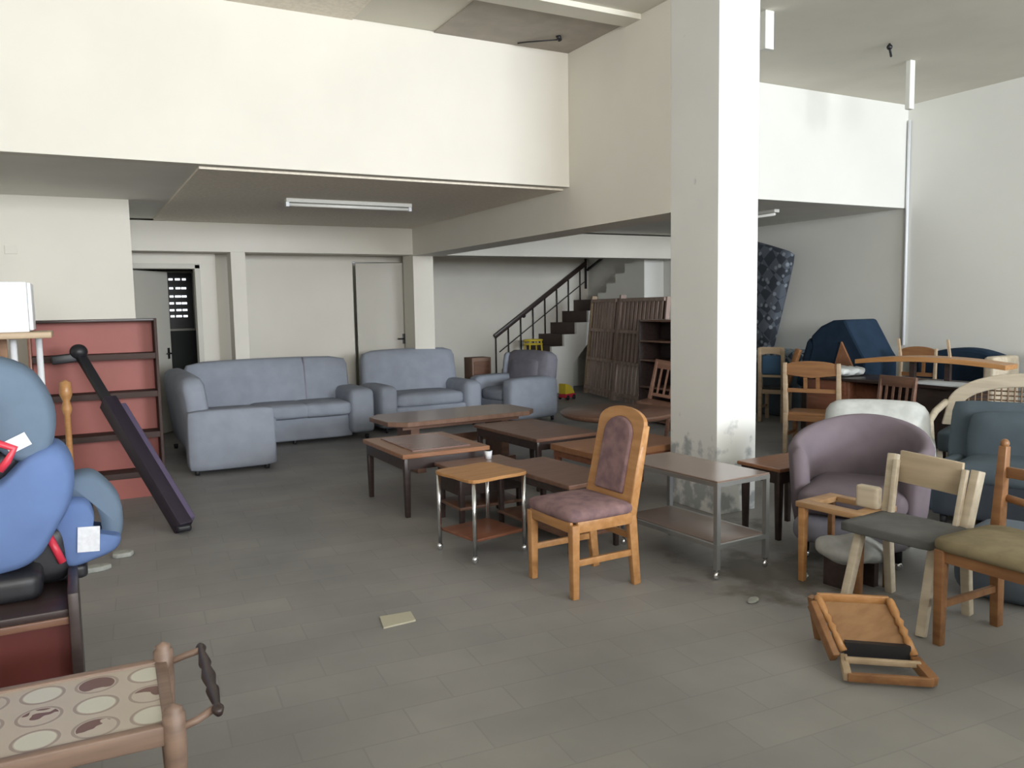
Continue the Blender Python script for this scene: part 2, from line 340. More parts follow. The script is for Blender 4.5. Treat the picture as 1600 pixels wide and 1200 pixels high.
# front wall with the shop windows behind the camera (daylight comes through these)
fw = MB()
fw.span((XL, YF-.15, 0), (XR, YF, .75)); fw.span((XL, YF-.15, 3.55), (XR, YF, ZC))
for a, b_ in ((XL, -1.2), (2.2, 4.6), (8.2, XR)): fw.span((a, YF-.15, .75), (b_, YF, 3.55))
fw.span((4.6, YF-.15, .75), (8.2, YF, 1.55)); fw.span((-1.2, YF-.15, .75), (2.2, YF, 1.35))
struct('wall_front', fw, CREAM)
sbox('added_shade_wall', (XL, -1.35, 0), (XR, -1.2, 1.3), CREAM)  # unseen low wall added behind the camera to shade the foreground floor
ff = MB()
for a, b_, z_ in ((-1.2, 2.2, 1.35), (4.6, 8.2, 1.55)):
    for zz in (z_, 2.5, 3.51): ff.span((a, YF-.1, zz), (b_, YF-.06, zz+.04))
    k = 4
    for i in range(k+1): x = a+(b_-a)*i/k; ff.span((x-.02, YF-.1, z_), (x+.02, YF-.06, 3.55))
struct('window_2', ff, STEEL)
# plaster crack moulding on right wall and pipe in its corner
tag(MB().tube([(XR-.02, YP-.03, 1.0), (XR-.02, YP-.03, 3.62)], .018).build('conduit_pipe', WHITE), 'white conduit pipe running up the right wall beside the parapet end', 'pipe')
g = MB().span((7.13, 5.17, 3.35), (7.20, 5.22, ZC)); tag(g.build('ceiling_drop_box', WHITEW, bevel=.004), 'slim pale drop box hanging from the ceiling above the right parapet end', 'ceiling fitting')
g = MB().span((4.88, 4.80, 3.51), (4.97, 4.86, ZC)); tag(g.build('ceiling_drop_box', WHITEW, bevel=.004), 'slim pale drop box on the ceiling close to the column top', 'ceiling fitting')
g = MB().tube([(6.52, 4.94, ZC), (6.52, 4.94, 3.76), (6.55, 4.95, 3.72), (6.53, 4.93, 3.69)], .010).ell((6.52, 4.94, 3.77), (.05, .05, .05)); tag(g.build('ceiling_hook', BLACKM), 'small dark hook on the ceiling right of the column', 'hook')
g = MB().tube([(3.72, 5.98, ZC-.012), (3.75, 6.0, 3.76)], .02).tube([(3.75, 6.0, 3.765), (3.55, 6.2, 3.775), (3.5, 6.28, 3.78)], .006); tag(g.build('ceiling_rose', BLACKM), 'bare dark ceiling rose with a loose wire above the left parapet', 'ceiling fitting')
tag(MB().lathe((0, 0, 0), [(.045, 0), (.045, .01), (.03, .025), (.001, .026)]).build('wall_switch', BLACK), 'small round dark switch on wall left of the handrail', 'switch')
bpy.data.objects['wall_switch'].location = (7.33, 13.1, 1.37); bpy.data.objects['wall_switch'].rotation_euler = (R(90), 0, 0)
sk = thing('wall_socket', 'faint square blank socket plate on the cream wall at left', 'socket', (-.43, 8.6, 2.13)); MB().span((-.05, -.012, -.04), (.05, 0, .04)).build('face_plate', CREAM, sk, bevel=.003)
# fluorescent fitting
t = thing('fluorescent_light', 'long unlit fluorescent batten on the ceiling above the sofas', 'ceiling light', (2.48, 7.87, ZM-.018), 0)
MB().span((-.63, -.04, -.035), (.63, .04, 0)).build('housing', WHITEW, t, bevel=.004); MB().tube([(-.6, 0, -.055), (.6, 0, -.055)], .016).build('tube', TUBE, t)
e = MB(); e.span((-.63, -.025, -.075), (-.60, .025, -.035)); e.span((.60, -.025, -.075), (.63, .025, -.035)); e.build('end_cap', WHITE, t)
t = thing('fluorescent_light', 'unlit fluorescent batten under the mezzanine right of the column', 'ceiling light', (7.3, 7.6, ZM), 90)
MB().span((-.63, -.04, -.035), (.63, .04, 0)).build('housing', WHITEW, t, bevel=.004); MB().tube([(-.6, 0, -.055), (.6, 0, -.055)], .016).build('tube', TUBE, t)

# ------------------------------------------------------------ staircase
st = thing('staircase', 'staircase with dark treads, pale side wall and thin brown railing', 'stairs', (6.6, 12.2, 0))
run, rise, N = .26, .205, 8
tr = MB()
for n in range(N): tr.span((n*run, .06, max(0, rise*(n)-.1)), (min((n+1)*run+.02, 2.15), .89, rise*(n+1)))
tr.build('steps', TREAD, st)
poly = [(0, 0)]
for n in range(N): poly += [(n*run, rise*(n+1)), ((n+1)*run, rise*(n+1))]
poly = [(x, z+.005) for x, z in poly]; poly[0] = (0, 0)
poly += [(N*run, 1.35), (1.55, .86), (1.22, .50), (1.22, 0)]
MB().prism(poly, 0, .059, 'xz').build('side_wall', WHITEW, st)
po = [(-.8, 0)]  # upper flight block against the right wall (stepped, seen above the leaning slats)
ub = MB()
for k in range(5):
    ub.span((1.75, -.02-.27*(k+1), .0), (2.155, -.02-.27*k, 1.75+.16*k))
ub.build('upper_flight', WHITEW, st)
hr = MB().beam((.10, .86, 1.00), (2.08, .86, 2.33), .06, .08, bev=.01); hr.build('handrail', DARKWD, st)
for n in range(8):
    x = .13+n*.26; zt = .985+(x-.1)*.672
    MB().tube([(x, .86, rise*(n+1)), (x, .86, zt)], .011, 8).build('baluster', BLACKM, st)
tk = MB().tube([(.2, .86, .72), (2.05, .86, 1.98)], .008, 6); tk.build('lower_rail', BLACKM, st)
ul = MB().beam((2.08, .86, 1.85), (2.08, .86, 2.6), .03, .03); ul.beam((2.08, .80, 2.2), (2.08, -.2, 2.6), .03, .04); ul.build('newel_post', BLACKM, st)
# yellow toy seat standing on the stairs
t = thing('toy_stool', 'yellow plastic child stool frame standing on the lower steps', 'stool', (7.25, 12.62, .622)); tp = MB()
tp.tube([(.17*math.cos(a), .13*math.sin(a), .31) for a in [2*PI*k/20 for k in range(20)]], .018, 8, True); tp.tube([(.17*math.cos(a), .13*math.sin(a), .24) for a in [2*PI*k/20 for k in range(20)]], .014, 8, True); tp.build('ring', YELL, t)
for k in range(4): a = PI/4+k*PI/2; MB().tube([(.16*math.cos(a), .12*math.sin(a), .31), (.19*math.cos(a), .15*math.sin(a), .0)], .016, 8).build('leg', YELL, t)
t = thing('toy_truck', 'yellow and red plastic toy on floor behind the right armchair', 'toy', (7.12, 11.3, 0), 20)
t.scale = (.62, .62, .8)
MB().prism([(-.2, .12), (.2, .12), (.14, .20), (0, .30), (-.2, .34)], -.12, .12, 'xz').build('body', YELL, t, bevel=.02); MB().span((-.2, -.12, .045), (.22, .12, .12), .01).build('base', RED, t)
for x in (-.13, .13):
    for y in (-.13, .13): MB().tube([(x, y-.02, .05), (x, y+.02, .05)], .05, 12).build('wheel', BLACK, t)

# ------------------------------------------------------------ sofas
def legs_(t, pts, h, r=.025, m=BLACK):
    for x, y in pts: MB().lathe((x, y, 0), [(r*.8, 0), (r, h)], 10).build('leg', m, t)
t = thing('corner_sofa', 'blue-grey L-shaped corner sofa in front of the back doors', 'sofa', (0, 0, 0))
s = MB(); s.pad((1.30, 8.18, .325), (.80, .24, .57), .04, .008); s.build('armrest', SOFA, t)
s = MB(); s.pad((2.98, 9.66, .34), (.30, .84, .52), .06, .012); s.build('armrest', SOFA, t)
s = MB(); s.pad((1.02, 9.05, .52), (.24, 1.75, .80), .09, .015, (0, R(-7), 0)); s.build('backrest', SOFA, t, 'end-on backrest rising behind the near armrest')
s = MB(); s.pad((2.06, 9.98, .53), (1.90, .26, .86), .10, .02, (R(-7), 0, 0)); s.build('backrest', SOFA, t)
s = MB(); s.pad((1.36, 8.75, .18), (.72, 1.30, .28), .03); s.pad((2.0, 9.66, .18), (1.75, .66, .28), .03); s.build('base', SOFA, t)
for c, d in (((1.45, 8.62, .40), (.64, .66, .17)), ((1.45, 9.25, .40), (.64, .58, .17)), ((2.06, 9.52, .39), (.60, .58, .16)), ((2.56, 9.52, .39), (.56, .58, .16))):
    MB().pad(c, d, .05, .015).build('seat_cushion', SOFA, t)
MB().pad((2.46, 9.98, .53), (.02, .30, .86), .01, 0, (R(-7), 0, 0)).build('piping', SOFAD, t)
legs_(t, ((.97, 8.12), (1.62, 8.12), (.97, 9.9), (3.05, 9.35), (3.05, 10.0), (2.2, 9.4)), .05)

def armchair(name, label, loc, rz, w=1.15, d=.85, hb=.95, fab=SOFA, fab2=None, arm=.24, hs=.43, ha=.58, cushion=True):
    t = thing(name, label, 'armchair', loc, rz)
    fab2 = fab2 or fab
    for s_ in (-1, 1): MB().pad((s_*(w/2-arm/2), -.02, ha/2+.03), (arm, d-.04, ha-.06), .07, .012).build('armrest', fab, t)
    MB().pad((0, d/2-.13, hb/2+.05), (w-.10, .25, hb-.10), .10, .02, (R(-8), 0, 0)).build('backrest', fab2, t)
    MB().pad((0, 0, .18), (w-.1, d-.1, .26), .03).build('base', fab, t)
    MB().pad((0, -.10, hs-.06), (w-2*arm-.02, d-.28, .17), .06, .02).build('seat_cushion', fab, t)
    legs_(t, [(x*(w/2-.1), y*(d/2-.08)) for x in (-1, 1) for y in (-1, 1)], .06)
    return t
armchair('armchair', 'blue-grey armchair facing the room between corner sofa and box', (3.98, 9.95, 0), 2, 1.42, .88, .99, hs=.44)
t3 = armchair('armchair', 'blue-grey armchair turned sideways showing its broad padded arm panel', (5.28, 9.74, 0), -80, 1.0, .84, .92, SOFA, SOFAD, ha=.60, hs=.43)
MB().pad((-.42, .30, .70), (.10, .27, .36), .045, .01, (R(-8), 0, 0)).build('back_wing', SOFA, t3)
MB().pad((0, .22, .62), (.62, .14, .42), .06, .02, (R(-10), 0, 0)).build('back_cushion', SOFAD, t3, 'mauve back cushion')
t = thing('speaker_box', 'brown wooden box standing behind the armchairs near back wall', 'box', (5.28, 10.85, 0)); MB().span((-.16, -.14, 0), (.15, .14, .80), .006).build('case', BROWNC, t); MB().span((-.13, -.15, .08), (.12, -.141, .75)).build('front_panel', MAHO, t)

# ------------------------------------------------------------ left side: bookcase and company
t = thing('bookcase', 'wide open bookcase with red back board and dark shelves', 'bookcase', (.16, 7.40, 0), 0); w = .47
MB().span((-w, .24, .02), (w, .26, 1.49)).build('back_panel', REDB, t)
for x in (-w, w-.022): MB().span((x, 0, 0), (x+.022, .24, 1.50), .002).build('side_panel', MAHOR if x < 0 else SHELFD, t)
MB().span((-w+.022, .0, 1.478), (w-.022, .24, 1.50), .002).build('top', DARKWD, t)
for z in (.17, .50, .845, 1.165): MB().span((-w+.022, .005, z), (w-.022, .24, z+.048), .002).build('shelf', SHELFD, t)
MB().span((-w+.022, .02, .0), (w-.022, .04, .17)).build('plinth', REDB, t)
# leaning padded plank
a, b_ = Vector((.62, 6.02, .02)), Vector((.04, 7.28, 1.24)); dr = (b_-a).normalized()
t = thing('leaning_padded_plank', 'dark purple padded plank with black pole and knob leaning on bookcase', 'plank')
nrm = Vector((.75, .62, .25)); nrm -= nrm.dot(dr)*dr; nrm.normalize()
k = a+dr*1.30
MB().beam(a+dr*.02, k, .10, .12, nrm.cross(dr), .008).build('plank', PURPD, t)
sd = Vector((.035, .02, .022))
MB().beam(a+dr*.04+sd, k-dr*.10+sd, .10, .09, nrm.cross(dr), .012).build('padding', PURPE, t, 'lighter purple padding')
MB().beam(k-dr*.03, b_, .045, .07, nrm, .005).build('pole', BLACK, t)
kb = MB(); kb.ell(b_+Vector((0, -.02, .01)), (.13, .13, .12)); kb.beam(b_+Vector((-.19, -.02, -.05)), b_+Vector((.02, -.01, -.03)), .05, .07, bev=.01); kb.build('knob', BLACK, t)
MB().pad(a+dr*.03, (.10, .10, .05), .02).build('foot', BLACK, t)
# white box on tall tube-legged table
t = thing('tall_table', 'tall tube-legged table with pale wooden top under the white box', 'table', (-.62, 5.55, 0))
MB().span((-.5, -.28, 1.415), (.52, .28, 1.45), .006).build('table_top', PINE, t)
for x, y in ((.18, -.22), (.32, -.05), (.44, .22), (-.44, -.22), (-.44, .22)): MB().tube([(x, y, 0), (x, y, 1.415)], .019).build('leg', WHITE, t)
MB().span((-.42, .10, .95), (.28, .12, 1.415)).build('modesty_panel', OAKD, t)
t = thing('white_cabinet', 'white laminate box standing on the tall pale table top', 'box', (-.62, 5.60, 1.45)); MB().span((-.40, -.2, 0), (.41, .2, .285), .006).build('case', WHITE, t); MB().span((.411, -.18, .01), (.43, .19, .28), .003).build('door', WHITE, t)
t = thing('bed_post', 'turned orange-brown wooden post standing behind the blue seats', 'post', (-.06, 6.35, 0)); MB().lathe((0, 0, 0), [(.02, 0), (.02, .3), (.03, .35), (.02, .4), (.02, .85), (.035, .9), (.022, .95), (.04, 1.0), (.035, 1.08), (.001, 1.10)], 16).build('post', OAK, t)

# low dark cabinet
t = thing('low_cabinet', 'low dark cabinet with red front at left edge of room', 'cabinet', (-.50, 3.50, 0))
MB().span((-.55, -.26, .47), (.43, .28, .50), .004).build('top', DARKWD, t)
for x in (-.55, .43): MB().span((x, -.28, 0), (x+.035, .28, .56 if x > 0 else .5), .003).build('side_panel', DARKWD, t)
MB().span((-.515, .24, .03), (.43, .26, .47)).build('back_panel', DARKWD, t); MB().span((-.515, -.22, .04), (.43, -.20, .45)).build('door', CABR, t, 'dark red door front'); MB().span((-.515, -.20, .02), (.43, .24, .05)).build('bottom', DARKWD, t)
MB().span((-.515, -.265, .445), (.43, -.245, .472), .003).build('front_rail', MAHO, t)

# blue child seats: profile shapes, open side towards the left edge
def prof(poly, n=4):      # smooth closed outline (Catmull-Rom)
    out = []; N_ = len(poly)
    for i in range(N_):
        p0, p1, p2, p3 = [Vector(poly[(i+k) % N_]) for k in (-1, 0, 1, 2)]
        for j in range(n):
            s_ = j/n; out.append(tuple(.5*((2*p1)+(-p0+p2)*s_+(2*p0-5*p1+4*p2-p3)*s_*s_+(-p0+3*p1-3*p2+p3)*s_**3)))
    return out
def softslab(mb, poly, y0, y1, r=.03):
    o = prof(poly); cx = sum(p[0] for p in o)/len(o); cz = sum(p[1] for p in o)/len(o); n = len(o); rings = []
    for (y, k) in ((y0, .80), (y0+r*.25, .92), (y0+r, 1), (y1-r, 1), (y1-r*.25, .92), (y1, .80)):
        rings.append([(cx+(x-cx)*k, y, cz+(z-cz)*k) for x, z in o])
    vv = [v for rg in rings for v in rg]; fs = [tuple(range(n))[::-1], tuple(5*n+i for i in range(n))]
    for i in range(5):
        for j in range(n): fs.append((i*n+j, i*n+(j+1) % n, (i+1)*n+(j+1) % n, (i+1)*n+j))
    mb._add(vv, fs, True); return mb
t = thing('child_car_seat', 'large blue child car seat with headrest, nearest the left edge', 'car seat', (-.16, 3.45, .50))
A = MB(); softslab(A, [(-.22, .88), (-.10, .90), (.02, .84), (.085, .70), (.07, .56), (.0, .50), (-.10, .56), (-.13, .68), (-.18, .78)], -.05, .20, .06); A.build('headrest', BLUET, t)
A = MB(); softslab(A, [(-.30, .40), (-.12, .44), (.0, .55), (.09, .56), (.135, .47), (.12, .35), (.06, .24), (.0, .15), (-.10, .11), (-.30, .12)], -.08, .26, .07); A.build('side_wing', BLUE, t)
A = MB(); softslab(A, [(-.34, .86), (-.20, .84), (-.13, .70), (-.10, .56), (-.02, .50), (-.15, .40), (-.34, .38)], 0, .22, .04); A.build('shell', BLACK, t)
A = MB(); A.tube([(-.16, -.07, .60), (-.10, -.075, .60), (-.045, -.08, .575), (-.07, -.08, .53), (-.095, -.08, .50)], .014, 8); A.build('belt_guide', RED, t)
MB().box((-.035, -.061, .59), (.075, .003, .05), (0, R(-25), 0)).build('label', LABEL, t)
MB().pad((-.16, .08, .055), (.34, .30, .11), .04).build('base', BLACK, t)
t = thing('child_car_seat', 'smaller blue child seat with white label behind the large one', 'car seat', (0, 3.66, .50))
A = MB(); softslab(A, [(-.125, .30), (-.06, .325), (.01, .31), (.035, .25), (.03, .19), (.075, .17), (.125, .15), (.105, .10), (.03, .07), (-.07, .055), (-.095, .16)], -.10, .12, .04); A.build('seat_wing', BLUE, t)
A = MB(); softslab(A, [(-.13, .33), (-.06, .395), (.03, .41), (.09, .36), (.135, .28), (.14, .17), (.115, .11), (.07, .13), (.06, .22), (.03, .29), (-.05, .32)], -.02, .16, .05); A.build('seat_back', BLUET, t)
MB().pad((-.16, .0, .12), (.20, .22, .23), .05).build('shell', BLACK, t); MB().pad((-.10, .02, .03), (.20, .20, .06), .02).build('base', BLACK, t); MB().tube([(-.125, -.115, .20), (-.085, -.118, .09)], .015, 8).build('belt_guide', RED, t)
MB().box((.01, -.108, .165), (.078, .003, .10), (0, R(4), 0)).build('label', LABEL, t)

# tile-topped tea trolley in the foreground
TROLW = wood('faded_brown_trolley_wood', (.27, .18, .135), (.19, .125, .095), .45)
t = thing('tile_top_trolley', 'wooden tea trolley topped with cream and brown circle tiles', 'trolley', (-.20, 2.36, 0), -2); L_ = .37
MB().span((-.55, -.195, .50), (L_-.02, .195, .515)).build('tiled_top', TILET, t)
f = MB(); f.span((-.57, -.225, .47), (L_, -.195, .522), .004); f.span((-.57, .195, .47), (L_, .225, .522), .004); f.span((L_-.02, -.225, .47), (L_+.012, .225, .52), .004); f.build('frame', TROLW, t)
for y in (-.215, .215):
    MB().lathe((L_+.005, y, 0), [(.018, .04), (.022, .12), (.016, .14), (.022, .30), (.028, .46), (.028, .545), (.020, .552), (.022, .56), (.001, .572)], 14).build('leg', TROLW, t)
    MB().ell((L_+.005, y, .022), (.045, .03, .045)).build('caster', BLACK, t)
    MB().tube([(L_, y, .50), (L_+.06, y, .515), (L_+.105, y*.93, .53)], .010).build('handle_arm', TROLW, t)
MB().spindle((L_+.11, -.235, .53), (L_+.11, .235, .53), [(.010, 0), (.016, .05), (.009, .1), (.018, .3), (.012, .36), (.020, .5), (.012, .64), (.018, .7), (.009, .9), (.016, .95), (.010, 1)]).build('push_handle', DARKWD, t)
MB().span((-.55, -.19, .17), (L_, .19, .185), .003).build('lower_shelf', DARKWD, t)
for y in (-.215, .215): MB().lathe((-.55, y, 0), [(.018, .0), (.022, .12), (.016, .14), (.022, .30), (.028, .50)], 14).build('leg', TROLW, t)

# debris on the floor
def chunk(x, y, sx, sy, h, label, m=DEBR, rz=0):
    mb = MB(); n = 9; vv = []
    pl = [((.8+random.random()*.35)*sx/2*math.cos(2*PI*k/n), (.8+random.random()*.35)*sy/2*math.sin(2*PI*k/n)) for k in range(n)]
    mb.prism(pl, 0, h, 'xy'); o = mb.build('plaster_chunk', m, bevel=.008); o.location = (x, y, 0); o.rotation_euler = (0, 0, R(rz)); tag(o, label, 'debris'); return o
chunk(.03, 5.42, .20, .11, .03, 'larger flat plaster chunk on floor beside low cabinet')
chunk(.20, 5.66, .13, .12, .03, 'smaller plaster chunk on floor near plank foot')
chunk(3.03, 3.02, .10, .05, .015, 'thin plaster flake lying on stained floor beside cart caster', rz=20)
chunk(3.55, 3.15, .13, .04, .012, 'long thin plaster flake on dirty floor right of the cart', rz=35)
o = MB().prism([(-.09, -.07), (.08, -.06), (.10, .06), (-.06, .075)], 0, .008, 'xy').build('paper_sheet', mat('card', (.50, .47, .36), .8)); o.location = (1.335, 3.735, 0); tag(o, 'small cream card lying on the open floor', 'paper')

# ------------------------------------------------------------ tables
def table(name, label, loc, rz, sx, sy, h, top, legm, tk=.03, leg=.045, apron=.06, taper=.7, chamf=0, pedestal=False, inset=.02, shelf=None):
    t = thing(name, label, 'table', loc, rz); a, b_ = sx/2, sy/2; c = chamf
    poly = [(-a+c, -b_), (a-c, -b_), (a, -b_+c), (a, b_-c), (a-c, b_), (-a+c, b_), (-a, b_-c), (-a, -b_+c)] if c else [(-a, -b_), (a, -b_), (a, b_), (-a, b_)]
    MB().prism(poly, h-tk, h, 'xy').build('table_top', top, t, bevel=.006)
    if apron and not pedestal:
        m = MB(); i = inset+leg/2
        m.span((-a+i, -b_+inset, h-tk-apron), (a-i, -b_+inset+.02, h-tk)); m.span((-a+i, b_-inset-.02, h-tk-apron), (a-i, b_-inset, h-tk)); m.span((-a+inset, -b_+i, h-tk-apron), (-a+inset+.02, b_-i, h-tk)); m.span((a-inset-.02, -b_+i, h-tk-apron), (a-inset, b_-i, h-tk)); m.build('apron', legm, t)
    if pedestal:
        for s_ in (-1, 1):
            m = MB(); m.beam((s_*a*.62, 0, .05), (s_*a*.62, 0, h-tk), .09, b_*.9); m.beam((s_*a*.62, -b_*.8, .03), (s_*a*.62, b_*.8, .03), .09, .06); m.build('pedestal', legm, t, bevel=.004)
        m = MB().span((-a*.6, -.02, .20), (a*.6, .02, .29)); m.build('stretcher', legm, t)
        MB().span((-a*.8, -b_*.55, h-tk-.05), (a*.8, b_*.55, h-tk)).build('apron', legm, t)
    else:
        for x in (-1, 1):
            for y in (-1, 1):
                X_, Y_ = x*(a-inset-leg/2), y*(b_-inset-leg/2)
                MB().beam((X_, Y_, 0), (X_, Y_, h-tk), leg*taper, leg*taper, w2=leg, h2=leg, bev=.003).build('leg', legm, t)
    if shelf: MB().span((-a+inset, -b_+inset, shelf), (a-inset, b_-inset, shelf+.02), .002).build('shelf', top, t)
    return t
TOPA = wood('glossy_brown_top', (.25, .15, .11), (.20, .115, .08), .22, 2, (9, 1, 1))
TOPB = wood('orange_brown_top', (.33, .155, .075), (.27, .12, .06), .3)
table('coffee_table', 'long dark brown coffee table with clipped corners before the armchairs', (3.30, 7.36, 0), 3, 1.60, .74, .50, TOPA, MAHO, .045, chamf=.14, pedestal=True)
tb = table('coffee_table', 'nearly square dark-legged coffee table with reddish top, furthest left', (2.42, 5.98, 0), 1, .72, .88, .48, TOPB, DARKWD, .035, .05, .085)
MB().span((-.24, -.34, .4802), (.24, .34, .486)).build('inlay', mat('rose_inlay', (.27, .14, .12), .25, noise=.2, scale=3), tb, 'rosy inlaid panel')
table('side_table', 'small low dark table with glossy top behind the caster trolley', (2.58, 5.30, 0), 2, .56, .40, .41, MAHO, DARKWD, .025, .045, .16, shelf=.12)
t = thing('plastic_cup', 'small white cup on the small dark table', 'cup', (2.70, 5.40, .41)); MB().lathe((0, 0, 0), [(.022, 0), (.03, .06), (.027, .06), (.020, .005), (.001, .005)], 14).build('body', WHITE, t)
table('coffee_table', 'brown coffee table right of the long table, beyond the orange-brown one', (3.62, 6.30, 0), 3, .66, 1.08, .45, MAHO, DARKWD, .03, .045, .07)
table('coffee_table', 'orange-brown coffee table close to the column', (3.88, 5.34, 0), 4, .98, .62, .43, TOPB, MAHOR, .05, .05, .05)
table('coffee_table', 'narrow brown coffee table between caster trolley and oak chair', (2.80, 4.60, 0), 4, .44, .90, .45, MAHO, DARKWD, .03, .04, .05, shelf=.10)
t = thing('round_table', 'round dark brown pedestal table left of the column', 'table', (4.72, 6.55, 0)); MB().lathe((0, 0, 0), [(.001, .44), (.52, .44), (.56, .46), (.57, .49), (.555, .50), (.001, .50)], 48).build('table_top', MAHO, t)
MB().lathe((0, 0, 0), [(.05, .03), (.06, .12), (.035, .2), (.05, .3), (.04, .38), (.12, .44)], 20).build('pedestal', DARKWD, t)
for k in range(4): a = k*PI/2+.4; MB().beam((0, 0, .12), (.38*math.cos(a), .38*math.sin(a), .03), .05, .05, w2=.035, h2=.035, bev=.006).build('foot', DARKWD, t)
table('side_table', 'small oak-topped side table between column and purple tub chair', (4.17, 3.89, 0), 2, .50, .37, .48, TOPB, DARKWD, .025, .045, .08)

def trolley(name, label, loc, rz, sx, sy, h, z2, top, post, r, sq, caster, shelfm, edge=None):
    t = thing(name, label, 'trolley', loc, rz); a, b_ = sx/2, sy/2; i = r+.008
    if sq: MB().prism([(-a, -b_), (a, -b_), (a, b_), (-a, b_)], h-.02, h, 'xy').build('table_top', top, t, bevel=.003)
    else:
        c = .03; MB().prism(prof([(-a, -b_), (0, -b_-.012), (a, -b_), (a+.012, 0), (a, b_), (0, b_+.012), (-a, b_), (-a-.012, 0)], 5), h-.022, h, 'xy').build('table_top', top, t, bevel=.005)
    MB().span((-a+i, -b_+i, z2), (a-i, b_-i, z2+.018), .003).build('shelf', shelfm, t)
    if edge:
        m = MB()
        for zz in (h-.035, z2-.012):
            m.span((-a, -b_-.002, zz), (a, -b_+.018, zz+.025)); m.span((-a, b_-.018, zz), (a, b_+.002, zz+.025)); m.span((-a-.002, -b_, zz), (-a+.018, b_, zz+.025)); m.span((a-.018, -b_, zz), (a+.002, b_, zz+.025))
        m.build('frame', edge, t)
    for x in (-1, 1):
        for y in (-1, 1):
            X_, Y_ = x*(a-r), y*(b_-r); m = MB()
            if sq: m.span((X_-r, Y_-r, .06), (X_+r, Y_+r, h-.02))
            else: m.tube([(X_, Y_, .05), (X_, Y_, h-.02)], r, 12)
            l = m.build('leg', post, t)
            m = MB(); m.tube([(X_, Y_, .05), (X_, Y_, .07)], .012, 8); m.ell((X_, Y_, caster), (caster*1.7, caster*1.2, caster*2)); m.build('caster', CHROME, l, 'shiny chrome caster')
    return t
trolley('caster_trolley', 'square two-tier trolley with oak top, red shelf and chrome posts', (2.215, 4.545, 0), 10, .41, .41, .52, .13, OAK, CHROME, .013, False, .026, MAHOR)
trolley('caster_trolley', 'long grey-framed two-tier trolley cart in front of the column', (3.27, 3.78, 0), 3, .42, .84, .565, .19, mat('glossy_brown_laminate', (.23, .165, .135), .22, noise=.08, scale=2), STEEL, .014, True, .024, mat('brown_laminate_shelf', (.20, .15, .13), .35), STEEL)

# ------------------------------------------------------------ chairs
# foreground oak dining chair, faces -Y locally
t = thing('dining_chair', 'orange oak dining chair with rose floral seat standing alone in front', 'chair', (2.46, 3.735, 0), -88)
for s_ in (-1, 1):
    MB().beam((s_*.205, -.215, 0), (s_*.205, -.215, .40), .038, .038, w2=.048, h2=.048, bev=.004).build('leg', OAK, t)
    l = MB(); l.beam((s_*.19, .21, 0), (s_*.195, .17, .40), .036, .046, w2=.040, h2=.055, bev=.004); l.beam((s_*.195, .17, .39), (s_*.185, .285, .88), .040, .055, w2=.034, h2=.040, bev=.006); l.build('leg', OAK, t)
    MB().span((s_*.195-.011, -.2, .17), (s_*.195+.011, .18, .205), .003).build('stretcher', OAK, t)
MB().span((-.19, .165, .26), (.19, .185, .295), .003).build('stretcher', OAK, t)
f = MB(); f.span((-.20, -.235, .355), (.20, -.215, .415), .003); f.span((-.222, -.2, .355), (-.2, .16, .415), .003); f.span((.2, -.2, .355), (.222, .16, .415), .003); f.span((-.19, .15, .355), (.19, .175, .415), .003); f.build('seat_rail', OAK, t)
MB().pad((0, -.035, .44), (.45, .42, .075), .035, .012).build('seat', ROSE, t)
# curved framed back: arched top
def backshape(w, z0, z1, arch, n=14, cut=None):
    return [(-w, z0), (w, z0), (w, z1-arch)]+[(w*math.cos(PI*k/n), z1-arch+arch*math.sin(PI*k/n)) for k in range(1, n)]+[(-w, z1-arch)]
def tilt(mb, y0, z0, ang):
    mt = Matrix.Translation((0, y0, z0)) @ Matrix.Rotation(R(-ang), 4, 'X') @ Matrix.Translation((0, 0, -z0))
    for v in mb.bm.verts: v.co = mt @ v.co
    return mb
outer = backshape(.205, .46, .985, .09); inner = backshape(.125, .50, .925, .10)
m = MB(); n = len(outer)
vv = [(x, y, z) for y in (-.014, .014) for pl in (outer, inner) for x, z in pl]; fs = []
for i in range(n):
    j = (i+1) % n; fs += [(i, j, n+j, n+i), (2*n+i, 3*n+i, 3*n+j, 2*n+j), (i, 2*n+i, 2*n+j, j), (n+i, n+j, 3*n+j, 3*n+i)]
m._add(vv, fs); tilt(m, .165, .42, 13.0).build('back_frame', OAK, t, bevel=.004)
m = MB(); m.prism(prof(inner, 1), -.030, .020, 'xz'); tilt(m, .165, .42, 13.0).build('back_pad', ROSE, t, 'rose upholstered back pad', bevel=.012)

